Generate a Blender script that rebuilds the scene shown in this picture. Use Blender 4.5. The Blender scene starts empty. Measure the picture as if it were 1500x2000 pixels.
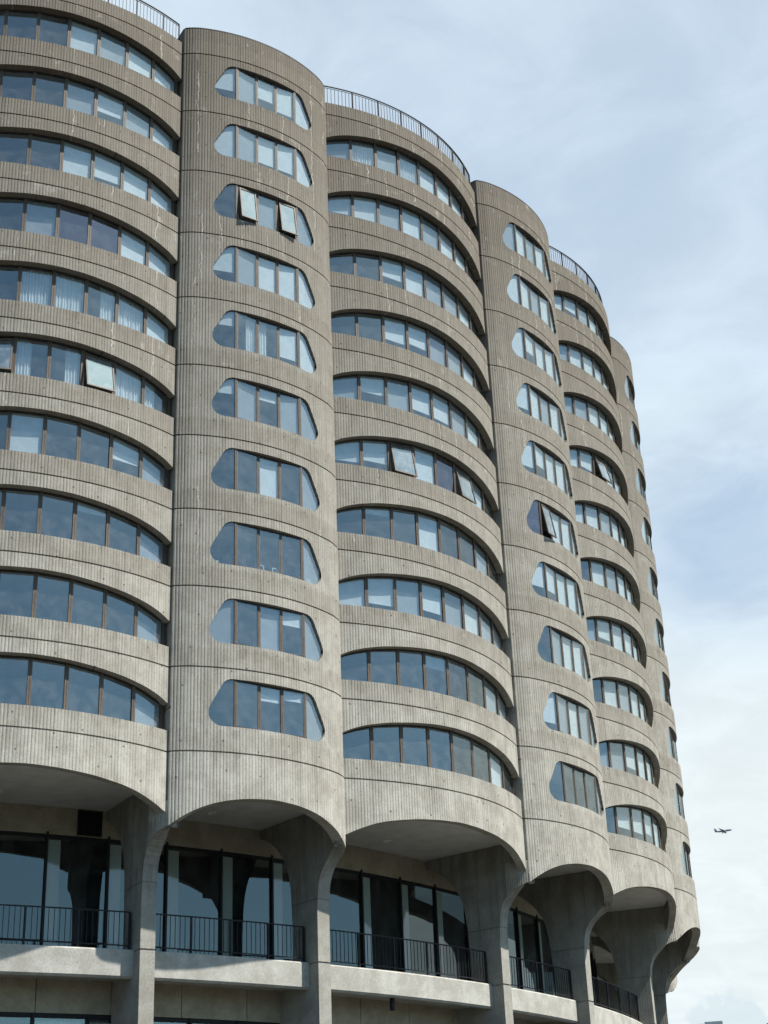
import bpy, math, random
import numpy as np
from mathutils import Matrix, Vector
random.seed(7)
R = math.radians
sc = bpy.context.scene
COL = sc.collection

# ------------------------------------------------------------------ camera
EYE = 1.6
PITCH, ROLL, FPX = 0.4403978366, -0.0420968534, 3059.13
cam_d = bpy.data.cameras.new('camera'); cam = bpy.data.objects.new('camera', cam_d); COL.objects.link(cam)
sc.camera = cam
cam_d.sensor_fit = 'VERTICAL'; cam_d.sensor_height = 36.0; cam_d.sensor_width = 36.0
cam_d.lens = FPX / 2000 * 36.0
cam_d.clip_start = 0.1; cam_d.clip_end = 20000
_fw = Vector((0, math.cos(PITCH), math.sin(PITCH))); _up0 = Vector((0, -math.sin(PITCH), math.cos(PITCH))); _rt0 = Vector((1, 0, 0))
_rt = math.cos(ROLL) * _rt0 + math.sin(ROLL) * _up0; _up = -math.sin(ROLL) * _rt0 + math.cos(ROLL) * _up0
_m = Matrix((_rt, _up, -_fw)).transposed().to_4x4(); _m.translation = (0, 0, EYE)
cam.matrix_world = _m

# ------------------------------------------------------------------ light
SUN_AZ, SUN_EL = -20.0, 57.0          # azimuth from +X towards +Y
w = bpy.data.worlds.new('World'); sc.world = w; w.use_nodes = True
nt = w.node_tree; nt.nodes.clear()
def N(t, typ, **kw):
    n = t.nodes.new(typ)
    for k, v in kw.items():
        if k == 'ins':
            for a, b in v.items(): n.inputs[a].default_value = b
        else: setattr(n, k, v)
    return n
def L(t, a, b): t.links.new(a, b)
def mth(t, op, a, b=None, c=None, clamp=False):
    n = t.nodes.new('ShaderNodeMath'); n.operation = op; n.use_clamp = clamp
    for i, x in enumerate((a, b, c)):
        if x is None: continue
        if isinstance(x, (int, float)): n.inputs[i].default_value = x
        else: t.links.new(x, n.inputs[i])
    return n.outputs[0]
def mapr(t, x, a, b, c=0., d=1., smooth=True):
    n = t.nodes.new('ShaderNodeMapRange'); n.interpolation_type = 'SMOOTHSTEP' if smooth else 'LINEAR'
    t.links.new(x, n.inputs[0])
    for i, v in zip((1, 2, 3, 4), (a, b, c, d)): n.inputs[i].default_value = v
    return n.outputs[0]
def mixc(t, f, a, b, mode='MIX'):
    n = t.nodes.new('ShaderNodeMix'); n.data_type = 'RGBA'; n.blend_type = mode
    for s, x in ((n.inputs[0], f), (n.inputs[6], a), (n.inputs[7], b)):
        if isinstance(x, (int, float)): s.default_value = x
        elif isinstance(x, tuple): s.default_value = (*x, 1) if len(x) == 3 else x
        else: t.links.new(x, s)
    return n.outputs[2]
out = N(nt, 'ShaderNodeOutputWorld'); bg = N(nt, 'ShaderNodeBackground'); L(nt, bg.outputs[0], out.inputs[0])
bg.inputs[1].default_value = 0.07
sky = N(nt, 'ShaderNodeTexSky', sky_type='NISHITA', sun_disc=False, sun_elevation=R(SUN_EL), sun_rotation=R(90 - SUN_AZ), altitude=180, air_density=1.0, dust_density=1.2, ozone_density=1.0)
tc = N(nt, 'ShaderNodeTexCoord')
sep = N(nt, 'ShaderNodeSeparateXYZ'); L(nt, tc.outputs['Generated'], sep.inputs[0])
# high thin cloud: noise on a cloud plane (direction / height), so streaks foreshorten to the horizon
hz = mth(nt, 'MAXIMUM', sep.outputs[2], 0.0)
den = mth(nt, 'ADD', hz, 0.22)
px_ = mth(nt, 'DIVIDE', sep.outputs[0], den); py_ = mth(nt, 'DIVIDE', sep.outputs[1], den)
cv = N(nt, 'ShaderNodeCombineXYZ'); L(nt, px_, cv.inputs[0]); L(nt, py_, cv.inputs[1])
n1 = N(nt, 'ShaderNodeTexNoise', ins={'Scale': 2.2, 'Detail': 8, 'Roughness': 0.56, 'Distortion': 0.5}); L(nt, cv.outputs[0], n1.inputs[0])
n2 = N(nt, 'ShaderNodeTexNoise', ins={'Scale': 7.5, 'Detail': 7, 'Roughness': 0.6, 'Distortion': 0.6}); L(nt, cv.outputs[0], n2.inputs[0])
cl = mth(nt, 'ADD', mth(nt, 'MULTIPLY', n1.outputs[0], 0.72), mth(nt, 'MULTIPLY', n2.outputs[0], 0.28))
def blob(cx, cy, cz, rad, amp, soft=0.5):
    """soft-edged region of sky round a compass direction"""
    v = Vector((cx, cy, cz)).normalized()
    d = N(nt, 'ShaderNodeVectorMath', operation='DISTANCE'); L(nt, tc.outputs['Generated'], d.inputs[0]); d.inputs[1].default_value = v
    dd = mth(nt, 'ADD', d.outputs['Value'], mth(nt, 'MULTIPLY', mth(nt, 'SUBTRACT', n2.outputs[0], 0.5), rad * 0.9))
    return mth(nt, 'MULTIPLY', mapr(nt, dd, rad * (1 - soft), rad * (1 + soft), 1, 0), amp)
# opening of clearer blue above the tall white bank on the right
el_mask = mth(nt, 'MULTIPLY', mapr(nt, sep.outputs[2], 0.37, 0.29, 0.0, 0.50), mapr(nt, sep.outputs[1], -.1, .6, 0.12, 1.0))
cl = mth(nt, 'ADD', cl, el_mask)
cl = mth(nt, 'ADD', cl, mapr(nt, sep.outputs[1], .45, -.15, 0.0, -.36))      # the cloud thins to clear blue towards the south
cl = mth(nt, 'SUBTRACT', cl, blob(0.10, 0.83, 0.52, 0.07, 0.03))
cl = mth(nt, 'ADD', cl, blob(0.23, 0.885, 0.45, 0.10, 0.12))
cmask = mapr(nt, cl, 0.30, 0.76, 0.0, 1.0)
north = mapr(nt, sep.outputs[1], -.1, .5, 0.0, .70)
cmask = mth(nt, 'ADD', mth(nt, 'MULTIPLY', cmask, mth(nt, 'SUBTRACT', 1.0, north)), north)
skyc = mixc(nt, 1.0, sky.outputs[0], (.95, 1.22, 1.28), 'MULTIPLY')
lowm = mapr(nt, sep.outputs[2], 0.45, 0.22, 0.0, 1.0)
ccol = mixc(nt, lowm, (5.45, 6.4, 7.2), (6.45, 7.08, 7.25))
cmask = mth(nt, 'SUBTRACT', cmask, blob(0.22, 0.89, 0.382, 0.052, 0.30, .8), clamp=True)
cmask = mth(nt, 'SUBTRACT', cmask, blob(0.03, 0.80, 0.60, 0.12, 0.06, .8), clamp=True)
wsp = mapr(nt, n2.outputs[0], .33, .68, .96, 1.05)
cs = N(nt, 'ShaderNodeVectorMath', operation='SCALE'); L(nt, ccol, cs.inputs[0]); L(nt, wsp, cs.inputs['Scale']); ccol = cs.outputs[0]
base = mixc(nt, cmask, skyc, ccol)
# heaped cloud low on the horizon, slightly greyer than the white behind it
nb = N(nt, 'ShaderNodeTexNoise', ins={'Scale': 60., 'Detail': 6, 'Roughness': 0.6}); L(nt, tc.outputs['Generated'], nb.inputs[0])
vd = Vector((0.19, 0.974, 0.100)).normalized()
dd = N(nt, 'ShaderNodeVectorMath', operation='DISTANCE'); L(nt, tc.outputs['Generated'], dd.inputs[0]); dd.inputs[1].default_value = vd
hd = mth(nt, 'ADD', dd.outputs['Value'], mth(nt, 'MULTIPLY', mth(nt, 'SUBTRACT', nb.outputs[0], .5), .045))
base = mixc(nt, mapr(nt, hd, .026, .034, .6, 0), base, (5.1, 6.1, 6.6))
L(nt, base, bg.inputs[0])
sl = bpy.data.lights.new('sun', 'SUN'); sl.energy = 5.0; sl.angle = R(0.6); sl.color = (1.0, 0.95, 0.87)
so = bpy.data.objects.new('sun', sl); COL.objects.link(so)
_sd = Vector((math.cos(R(SUN_EL)) * math.cos(R(SUN_AZ)), math.cos(R(SUN_EL)) * math.sin(R(SUN_AZ)), math.sin(R(SUN_EL))))
so.rotation_euler = _sd.to_track_quat('Z', 'Y').to_euler(); so.location = (0, 0, 80)
sc.view_settings.view_transform = 'Standard'; sc.view_settings.look = 'None'
sc.view_settings.exposure = 0.9; sc.view_settings.gamma = 1.0; sc.view_settings.use_curve_mapping = False
sc.render.engine = 'CYCLES'; sc.cycles.max_bounces = 4; sc.cycles.diffuse_bounces = 2; sc.cycles.glossy_bounces = 2; sc.cycles.transparent_max_bounces = 8; sc.cycles.caustics_reflective = False; sc.cycles.caustics_refractive = False

# ------------------------------------------------------------------ building data (metres)
H = 2.75
CX, CY = -29.9984, 84.2653
TH0, DL = -0.9488983659, 0.3518096246
Z0 = EYE + 5.126558 * H                 # world height of the lowest panel joint
RW, TW = 3.5388173 * H, 16.3756937 * H
RN, TN = 2.5141383 * H, 16.3675624 * H
CORN, U0 = 0.7346057 / H, 0.9460007 * H
UN, UW = 3.209, 4.5424
SEAM_N = 0.07285; SEAM_W = DL / 2 - SEAM_N
LEVELS = 10

# ------------------------------------------------------------------ materials
MATS = {}
def newmat(name, rough=0.7, col=(.5, .5, .5), metallic=0.0, spec=0.4):
    m = bpy.data.materials.new(name); m.use_nodes = True; t = m.node_tree
    b = t.nodes['Principled BSDF']; b.inputs['Base Color'].default_value = (*col, 1)
    b.inputs['Roughness'].default_value = rough; b.inputs['Metallic'].default_value = metallic
    b.inputs['Specular IOR Level'].default_value = spec
    MATS[name] = m; return m, t, b
def speckle(t, b, col, amt=0.15, scale=12., bump=0.0, bscale=60.):
    tc = N(t, 'ShaderNodeTexCoord'); n = N(t, 'ShaderNodeTexNoise', ins={'Scale': scale, 'Detail': 6, 'Roughness': .6}); L(t, tc.outputs['Object'], n.inputs[0])
    f = mapr(t, n.outputs[0], .3, .7, 1 - amt, 1 + amt)
    c = N(t, 'ShaderNodeVectorMath', operation='SCALE'); c.inputs[0].default_value = col; L(t, f, c.inputs['Scale']); L(t, c.outputs[0], b.inputs['Base Color'])
    if bump:
        n3 = N(t, 'ShaderNodeTexNoise', ins={'Scale': bscale, 'Detail': 4}); L(t, tc.outputs['Object'], n3.inputs[0])
        bp = N(t, 'ShaderNodeBump', ins={'Strength': bump, 'Distance': .01}); L(t, n3.outputs[0], bp.inputs['Height']); L(t, bp.outputs[0], b.inputs['Normal'])

def concrete(name, lo, hi, stains=1.0, board=0.0, bump=.55):
    """weathered board-marked concrete: clean and pale low down, brown and streaked towards the roof"""
    m, t, b = newmat(name, .9, lo, spec=.25)
    tc = N(t, 'ShaderNodeTexCoord'); ob = tc.outputs['Object']
    geo = N(t, 'ShaderNodeNewGeometry'); sw = N(t, 'ShaderNodeSeparateXYZ'); L(t, geo.outputs['Position'], sw.inputs[0])
    so_ = N(t, 'ShaderNodeSeparateXYZ'); L(t, ob, so_.inputs[0])
    pos = geo.outputs['Position']
    def noise(vec, scale, detail=5, rough=.6, dist=0., sxyz=None):
        if sxyz:
            mp = N(t, 'ShaderNodeMapping'); L(t, vec, mp.inputs[0]); mp.inputs['Scale'].default_value = sxyz; vec = mp.outputs[0]
        n = N(t, 'ShaderNodeTexNoise', ins={'Scale': scale, 'Detail': detail, 'Roughness': rough, 'Distortion': dist}); L(t, vec, n.inputs[0]); return n.outputs[0]
    big = noise(pos, .22, 4)
    mid = noise(pos, 1.3, 7, .65)
    streak = noise(pos, 1.0, 6, .7, .2, (3.2, 3.2, .28))
    fine = noise(pos, 22., 5, .7)
    grit = noise(pos, 90., 3, .6)
    age = mth(t, 'ADD', sw.outputs[2], mth(t, 'MULTIPLY', mth(t, 'SUBTRACT', big, .5), 9.))
    age = mapr(t, age, Z0 - 1, Z0 + 27, 0, 1, smooth=False)
    c = mixc(t, age, lo, hi)
    # dirt held on the band above each joint, washed pale just below it
    fr = mth(t, 'FRACT', mth(t, 'DIVIDE', mth(t, 'SUBTRACT', sw.outputs[2], Z0 - 27.5), H))
    above = mth(t, 'MULTIPLY', mapr(t, fr, .27, .22, 0, 1), mapr(t, age, 0., .35, .25, 1))
    c = mixc(t, mth(t, 'MULTIPLY', above, .40), c, (lo[0] * .50, lo[1] * .46, lo[2] * .42))
    c = mixc(t, mapr(t, mid, .34, .68, .0, .44), c, (hi[0] * 1.02, hi[1] * 1.0, hi[2] * .96))
    c = mixc(t, mapr(t, mth(t, 'ADD', mid, mth(t, 'MULTIPLY', streak, .6)), .90, 1.12, 0, .60), c, (lo[0] * 1.12, lo[1] * 1.12, lo[2] * 1.11))
    c = mixc(t, mapr(t, streak, .52, .75, 0, .38 * stains), c, (.10, .088, .072))
    run = noise(pos, 1.0, 5, .7, .1, (7.0, 7.0, .35))
    under = mth(t, 'MULTIPLY', mapr(t, fr, .27, .05, 1, .0), mapr(t, fr, .28, .27, 0, 1))
    c = mixc(t, mth(t, 'MULTIPLY', mapr(t, run, .50, .66, 0, .42 * stains), under), c, (.085, .075, .06))
    c = mixc(t, mth(t, 'MULTIPLY', mapr(t, run, .55, .70, 0, .30 * stains), mapr(t, fr, .70, .98, 0, 1)), c, (.10, .09, .072))
    f = mapr(t, fine, .25, .75, .82, 1.17)
    g = mapr(t, grit, .3, .7, .93, 1.06)
    f = mth(t, 'MULTIPLY', f, g)
    arc = mth(t, 'ARCTAN2', mth(t, 'SUBTRACT', sw.outputs[1], CY), mth(t, 'SUBTRACT', sw.outputs[0], CX))
    uu = mth(t, 'MULTIPLY', arc, 44.6)
    wr = N(t, 'ShaderNodeTexWhiteNoise', noise_dimensions='2D'); cr = N(t, 'ShaderNodeCombineXYZ'); L(t, mth(t, 'FLOOR', mth(t, 'DIVIDE', uu, .0525)), cr.inputs[0]); L(t, mth(t, 'FLOOR', mth(t, 'DIVIDE', mth(t, 'SUBTRACT', sw.outputs[2], Z0 - 27.5), H)), cr.inputs[1]); L(t, cr.outputs[0], wr.inputs[0])
    f = mth(t, 'MULTIPLY', f, mapr(t, wr.outputs['Value'], 0, 1, .92, 1.07)) if name == 'ribbed_concrete' else f
    sc_ = N(t, 'ShaderNodeVectorMath', operation='SCALE'); L(t, c, sc_.inputs[0]); L(t, f, sc_.inputs['Scale']); c = sc_.outputs[0]
    # lime weeping from cracks: thin wandering pale lines, commonest near the roof
    arc = mth(t, 'ARCTAN2', mth(t, 'SUBTRACT', sw.outputs[1], CY), mth(t, 'SUBTRACT', sw.outputs[0], CX))
    uu = mth(t, 'MULTIPLY', arc, 44.6)
    wob = noise(pos, 1.7, 4, .65)
    uw = mth(t, 'ADD', uu, mth(t, 'MULTIPLY', wob, .42))
    cell = mth(t, 'FLOOR', mth(t, 'DIVIDE', uw, .82)); lvl = mth(t, 'FLOOR', mth(t, 'DIVIDE', mth(t, 'SUBTRACT', sw.outputs[2], Z0 - 27.5 + .85), H))
    wn = N(t, 'ShaderNodeTexWhiteNoise', noise_dimensions='2D'); cc = N(t, 'ShaderNodeCombineXYZ'); L(t, cell, cc.inputs[0]); L(t, lvl, cc.inputs[1]); L(t, cc.outputs[0], wn.inputs[0])
    fx = mth(t, 'SUBTRACT', mth(t, 'FRACT', mth(t, 'DIVIDE', uw, .82)), mth(t, 'ADD', mth(t, 'MULTIPLY', wn.outputs['Value'], .5), .25))
    dl = mth(t, 'ABSOLUTE', mth(t, 'ADD', fx, mth(t, 'MULTIPLY', mth(t, 'SUBTRACT', fine, .5), .03)))
    ln = mapr(t, dl, .009, .024, 1, 0)
    wn2 = N(t, 'ShaderNodeTexWhiteNoise', noise_dimensions='3D'); cc2 = N(t, 'ShaderNodeCombineXYZ', ins={'Z': 3.7}); L(t, cell, cc2.inputs[0]); L(t, lvl, cc2.inputs[1]); L(t, cc2.outputs[0], wn2.inputs[0])
    thr = mapr(t, sw.outputs[2], Z0 + 8, Z0 + 27.5, .94, .60, smooth=False)
    on = mth(t, 'GREATER_THAN', wn2.outputs['Value'], thr)
    brk = mapr(t, noise(pos, 1.3, 3), .40, .50, 0, 1)
    ln = mth(t, 'MULTIPLY', mth(t, 'MULTIPLY', ln, on), brk)
    c = mixc(t, mth(t, 'MULTIPLY', ln, .62 * stains), c, (.46, .44, .40))
    # pale bloom patches clinging to the ribs just under joints
    bl = mth(t, 'MULTIPLY', mapr(t, noise(pos, 1.9, 5, .7), .56, .68, 0, 1), mapr(t, fr, .80, .97, 0, 1))
    c = mixc(t, mth(t, 'MULTIPLY', bl, .38 * stains), c, (.42, .40, .365))
    # tie holes
    cvo = N(t, 'ShaderNodeCombineXYZ'); L(t, uu, cvo.inputs[0]); L(t, sw.outputs[2], cvo.inputs[1]); vo = N(t, 'ShaderNodeTexVoronoi', voronoi_dimensions='2D', ins={'Scale': .9, 'Randomness': .8}); L(t, cvo.outputs[0], vo.inputs[0])
    c = mixc(t, mapr(t, vo.outputs['Distance'], .022, .032, .8 * stains, 0), c, (.05, .042, .035))
    if board:
        zz_ = mth(t, 'ADD', mth(t, 'SUBTRACT', sw.outputs[2], Z0 - 3.72), mth(t, 'MULTIPLY', mth(t, 'SUBTRACT', mid, .5), .05))
        c = mixc(t, mapr(t, mth(t, 'ABSOLUTE', zz_), .012, .03, .55, 0), c, (.08, .07, .055))
        c = mixc(t, mth(t, 'MULTIPLY', mapr(t, zz_, 0, -.9, .45, 0), mapr(t, streak, .42, .62, 0, 1)), c, (.12, .105, .085))
    L(t, c, b.inputs['Base Color'])
    hgt = mth(t, 'ADD', mth(t, 'MULTIPLY', fine, .6), mth(t, 'MULTIPLY', grit, .4))
    if board:
        wv = mth(t, 'SINE', mth(t, 'MULTIPLY', mth(t, 'SUBTRACT', so_.outputs[0 if board == 1 else 1], 0), 2 * math.pi / .105))
        hgt = mth(t, 'ADD', hgt, mth(t, 'MULTIPLY', mapr(t, wv, -.3, .3, 0, 1), 1.1))
    bp = N(t, 'ShaderNodeBump', ins={'Strength': bump, 'Distance': .012}); L(t, hgt, bp.inputs['Height']); L(t, bp.outputs[0], b.inputs['Normal'])
    return m
LO, HI = (.368, .354, .310), (.132, .115, .092)
M_CON = concrete('ribbed_concrete', LO, HI)
M_PIER = concrete('pier_concrete', (.30, .293, .26), HI, stains=.35, board=1)
M_SLAB = concrete('slab_concrete', (.39, .385, .35), HI, stains=.25, bump=.35)
M_WALL = concrete('beige_wall_concrete', (.36, .325, .245), HI, stains=.15, bump=.2)
m, t, b = newmat('soffit_plaster', .85, (.40, .385, .35)); speckle(t, b, (.62, .61, .56), .10, 1.3, .15); M_SOF = m
m, t, b = newmat('bronze_aluminium', .6, (.12, .085, .06), .0, .3); speckle(t, b, (.088, .070, .054), .22, 5.); M_BRZ = m
m, t, b = newmat('dark_bronze', .6, (.035, .03, .027), .0, .25); speckle(t, b, (.04, .034, .030), .2, 6.); M_DBR = m
m, t, b = newmat('black_metal', .6, (.012, .013, .015), .0, .2); speckle(t, b, (.016, .017, .019), .3, 9.); M_BLK = m
m, t, b = newmat('interior_plaster', .9, (.45, .43, .40)); speckle(t, b, (.34, .33, .31), .1, 2.); M_INT = m
m, t, b = newmat('ceiling_paint', .9, (.7, .7, .68)); speckle(t, b, (.62, .62, .60), .08, 2.); M_CEI = m
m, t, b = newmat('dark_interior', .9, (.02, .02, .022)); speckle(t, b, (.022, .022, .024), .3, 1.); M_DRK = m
m, t, b = newmat('frosted_panel', .06, (.38, .44, .42), spec=.9); speckle(t, b, (.23, .29, .27), .06, 1.); M_FRO = m
m, t, b = newmat('roof_membrane', .9, (.2, .2, .2)); speckle(t, b, (.2, .19, .18), .2, 3.); M_ROOF = m
m, t, b = newmat('pot_glaze', .4, (.75, .75, .72)); speckle(t, b, (.75, .75, .72), .05, 9.); M_WHT = m
m, t, b = newmat('leaf_green', .6, (.05, .11, .05)); speckle(t, b, (.05, .12, .06), .4, 30.); M_LEAF = m
def cloth(name, col, folds):
    m, t, b = newmat(name, .9, col); speckle(t, b, col, .06, 3.)
    if folds: b.inputs['Subsurface Weight'].default_value = 0
    return m
M_BLI = cloth('roller_blind_cloth', (.88, .88, .85), 0)
M_BLD = cloth('grey_screen_blind', (.42, .43, .44), 0)
M_CUR = cloth('white_curtain_cloth', (.88, .88, .86), 1)
def glass(name, base, tint, refl=(.82, .92, .89), wob=.35, film=.07):
    m = bpy.data.materials.new(name); m.use_nodes = True; t = m.node_tree; t.nodes.clear()
    o = N(t, 'ShaderNodeOutputMaterial'); g = N(t, 'ShaderNodeBsdfGlossy', ins={'Roughness': .015}); g.inputs['Color'].default_value = (*refl, 1)
    tr = N(t, 'ShaderNodeBsdfTransparent'); tr.inputs[0].default_value = (*tint, 1)
    mx = N(t, 'ShaderNodeMixShader'); ge = N(t, 'ShaderNodeNewGeometry'); dt = N(t, 'ShaderNodeVectorMath', operation='DOT_PRODUCT'); L(t, ge.outputs['Incoming'], dt.inputs[0]); L(t, ge.outputs['Normal'], dt.inputs[1])
    fr = mth(t, 'POWER', mth(t, 'SUBTRACT', 1.0, mth(t, 'ABSOLUTE', dt.outputs['Value']), clamp=True), 5.0)
    fac = mth(t, 'ADD', mth(t, 'MULTIPLY', fr, 1 - base), base, clamp=True)
    tc = N(t, 'ShaderNodeTexCoord'); oi = N(t, 'ShaderNodeObjectInfo')
    vm = N(t, 'ShaderNodeVectorMath', operation='ADD'); L(t, tc.outputs['Object'], vm.inputs[0]); L(t, oi.outputs['Random'], vm.inputs[1])
    n = N(t, 'ShaderNodeTexNoise', ins={'Scale': .9, 'Detail': 2}); L(t, vm.outputs[0], n.inputs[0])
    bp = N(t, 'ShaderNodeBump', ins={'Strength': wob, 'Distance': .012}); L(t, n.outputs[0], bp.inputs['Height'])
    L(t, bp.outputs[0], g.inputs['Normal']); L(t, fac, mx.inputs[0]); L(t, tr.outputs[0], mx.inputs[1]); L(t, g.outputs[0], mx.inputs[2])
    # film of dust; on tilted sashes it paints in the pale sky reflection
    d = N(t, 'ShaderNodeBsdfDiffuse'); d.inputs[0].default_value = (.45, .47, .47, 1)
    n4 = N(t, 'ShaderNodeTexNoise', ins={'Scale': 2.3, 'Detail': 5, 'Roughness': .65}); L(t, vm.outputs[0], n4.inputs[0])
    m2 = N(t, 'ShaderNodeMixShader'); L(t, mapr(t, n4.outputs[0], .35, .75, film * .15, film), m2.inputs[0]); L(t, mx.outputs[0], m2.inputs[1]); L(t, d.outputs[0], m2.inputs[2])
    L(t, m2.outputs[0], o.inputs[0]); MATS[name] = m; return m
M_GLS = glass('window_glass', .125, (.82, .86, .88), wob=.22)
M_GLO = glass('tilted_glass', .26, (.70, .78, .82), film=.30)  # strong whitish film: reflection of bright cloud put into the colour
M_GL2 = glass('storefront_glass', .11, (.20, .25, .27), wob=.15)
M_GLP = glass('plum_film_glass', .15, (.68, .67, .70), refl=(.88, .88, .91))

# ------------------------------------------------------------------ mesh helpers
class MB:
    def __init__(s): s.v = []; s.f = []
    def quad(s, a, b, c, d):
        i = len(s.v); s.v += [a, b, c, d]; s.f.append((i, i + 1, i + 2, i + 3))
    def poly(s, pts):
        i = len(s.v); s.v += list(pts); s.f.append(tuple(range(i, i + len(pts))))
    def box(s, x0, x1, y0, y1, z0, z1):
        i = len(s.v)
        s.v += [(x, y, z) for z in (z0, z1) for y in (y0, y1) for x in (x0, x1)]
        for f in ((0, 2, 3, 1), (4, 5, 7, 6), (0, 1, 5, 4), (2, 6, 7, 3), (0, 4, 6, 2), (1, 3, 7, 5)): s.f.append(tuple(i + k for k in f))
    def hexa(s, bot, top):
        i = len(s.v); n = len(bot); s.v += list(bot) + list(top)
        s.f.append(tuple(i + k for k in reversed(range(n)))); s.f.append(tuple(i + n + k for k in range(n)))
        for k in range(n):
            k2 = (k + 1) % n; s.f.append((i + k, i + k2, i + n + k2, i + n + k))
    def sweep(s, path, r, n=6, closed=False):
        rings = []
        for k, p in enumerate(path):
            p = Vector(p); a = Vector(path[max(k - 1, 0)]); b_ = Vector(path[min(k + 1, len(path) - 1)])
            d = (b_ - a).normalized(); up = Vector((0, 0, 1)) if abs(d.z) < .95 else Vector((1, 0, 0))
            x = d.cross(up).normalized(); y = x.cross(d)
            rr = r[k] if isinstance(r, (list, tuple)) else r
            rings.append([tuple(p + rr * (math.cos(2 * math.pi * j / n + .4) * x + math.sin(2 * math.pi * j / n + .4) * y)) for j in range(n)])
        i = len(s.v)
        for rg in rings: s.v += rg
        for k in range(len(rings) - 1):
            for j in range(n):
                j2 = (j + 1) % n; s.f.append((i + k * n + j, i + k * n + j2, i + (k + 1) * n + j2, i + (k + 1) * n + j))
        s.f.append(tuple(i + j for j in reversed(range(n)))); s.f.append(tuple(i + (len(rings) - 1) * n + j for j in range(n)))
    def mesh(s, name, mat, smooth=False):
        me = bpy.data.meshes.new(name); me.from_pydata([tuple(map(float, p)) for p in s.v], [], s.f)
        me.materials.append(mat)
        if smooth: me.polygons.foreach_set('use_smooth', [True] * len(me.polygons))
        me.update(); return me
def put(name, me, parent=None, loc=(0, 0, 0), rz=0.0, mat4=None, kind=None, label=None):
    o = bpy.data.objects.new(name, me); COL.objects.link(o)
    if parent: o.parent = parent
    if mat4 is not None: o.matrix_local = mat4
    else: o.location = loc; o.rotation_euler = (0, 0, rz)
    if kind: o['kind'] = kind
    if label: o['label'] = label
    return o
def thing(o, label, cat, group=None):
    o['label'] = label; o['category'] = cat
    if group: o['group'] = group
    return o

# ------------------------------------------------------------------ ground and far buildings
def grid_sheet(x0, x1, y0, y1, z):
    g = MB(); g.quad((x0, y0, z), (x1, y0, z), (x1, y1, z), (x0, y1, z)); return g
m, t, b = newmat('ground_paving', .9, (.2, .2, .19)); speckle(t, b, (.065, .065, .06), .25, .35, .3, 4.)
put('ground', grid_sheet(-6000, 6000, -6000, 6000, 0).mesh('ground', m), kind='structure')
put('road', grid_sheet(-400, 400, -24, 14, .012).mesh('road', newmat('asphalt', .9, (.05, .05, .05))[0]), kind='structure')

# ------------------------------------------------------------------ the building
bld = bpy.data.objects.new('apartment_building', None); COL.objects.link(bld); bld.location = (CX, CY, 0)
thing(bld, 'scalloped ribbed concrete apartment tower block with stacked bays of windows above flared piers and balconies', 'apartment building')
BAYS = [(-2, 'N'), (-1, 'W'), (0, 'N'), (1, 'W'), (2, 'N'), (3, 'W'), (4, 'N'), (5, 'W'), (6, 'N')]
def ang(k): return TH0 + DL / 2 * k
def base_v(typ, u):
    a = abs(u)
    if typ == 'W': return TW - (RW - math.sqrt(RW * RW - a * a))
    v = TN - (RN - math.sqrt(max(RN * RN - a * a, 0)))
    if a > U0: v -= CORN * (a - U0) ** 2
    return v
def outline(typ):
    """dense (v,u) outer curve of a bay, left to right"""
    ue = UN if typ == 'N' else UW - .006
    pts = [(base_v(typ, u), u) for u in np.linspace(-ue, ue, 400)]
    if typ == 'N':
        s_ = []
        rr = math.hypot(pts[-1][0], pts[-1][1]); a = math.atan2(pts[-1][1], pts[-1][0])
        for k in range(1, 9):
            q = rr - .13 * k; s_.append((q * math.cos(a), q * math.sin(a)))
        pts = [(v, -u) for v, u in reversed(s_)] + pts + s_
    return np.array(pts)
PITCHR = .105
def columns(typ, extra_u=(), rd=.0095):
    P = outline(typ); d = np.linalg.norm(np.diff(P, axis=0), axis=1); S = np.concatenate([[0], np.cumsum(d)])
    ss = []
    for k in range(int(S[-1] / PITCHR) + 1):
        for f in (0, .44, .58, .86): ss.append((k + f) * PITCHR)
    ss = [s for s in ss if s < S[-1] - .01] + [S[-1]]
    for u in extra_u:
        i = 60 + np.argmin(abs(P[60:-60, 1] - u)) if typ == 'W' else np.argmin(abs(P[:, 1] - u)); ss.append(S[i])
    ss = sorted(set(round(s, 4) for s in ss))
    cols = []
    rng = random.Random(3)
    for s in ss:
        v = np.interp(s, S, P[:, 0]); u = np.interp(s, S, P[:, 1])
        v1, u1 = np.interp(s + .03, S, P[:, 0]), np.interp(s + .03, S, P[:, 1]); v0, u0 = np.interp(s - .03, S, P[:, 0]), np.interp(s - .03, S, P[:, 1])
        tv, tu = v1 - v0, u1 - u0; l = math.hypot(tv, tu); n = (tu / l, -tv / l)     # outward normal in (v,u)
        f = (s / PITCHR) % 1.0
        rdk = rd * (.72 + .5 * ((int(s / PITCHR + 1e-6) * 7919) % 13) / 12)
        if f < .435 or f > .999: o = 0
        elif f < .57: o = 0 if f < .45 else -rdk
        elif f < .87: o = -rdk
        else: o = 0
        if s >= S[-1] - .001 or s < .001: o = 0
        cols.append((v, u, n, o))
    return cols
def pt(c, off): return (c[0] + c[2][0] * off, c[1] + c[2][1] * off)
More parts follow.
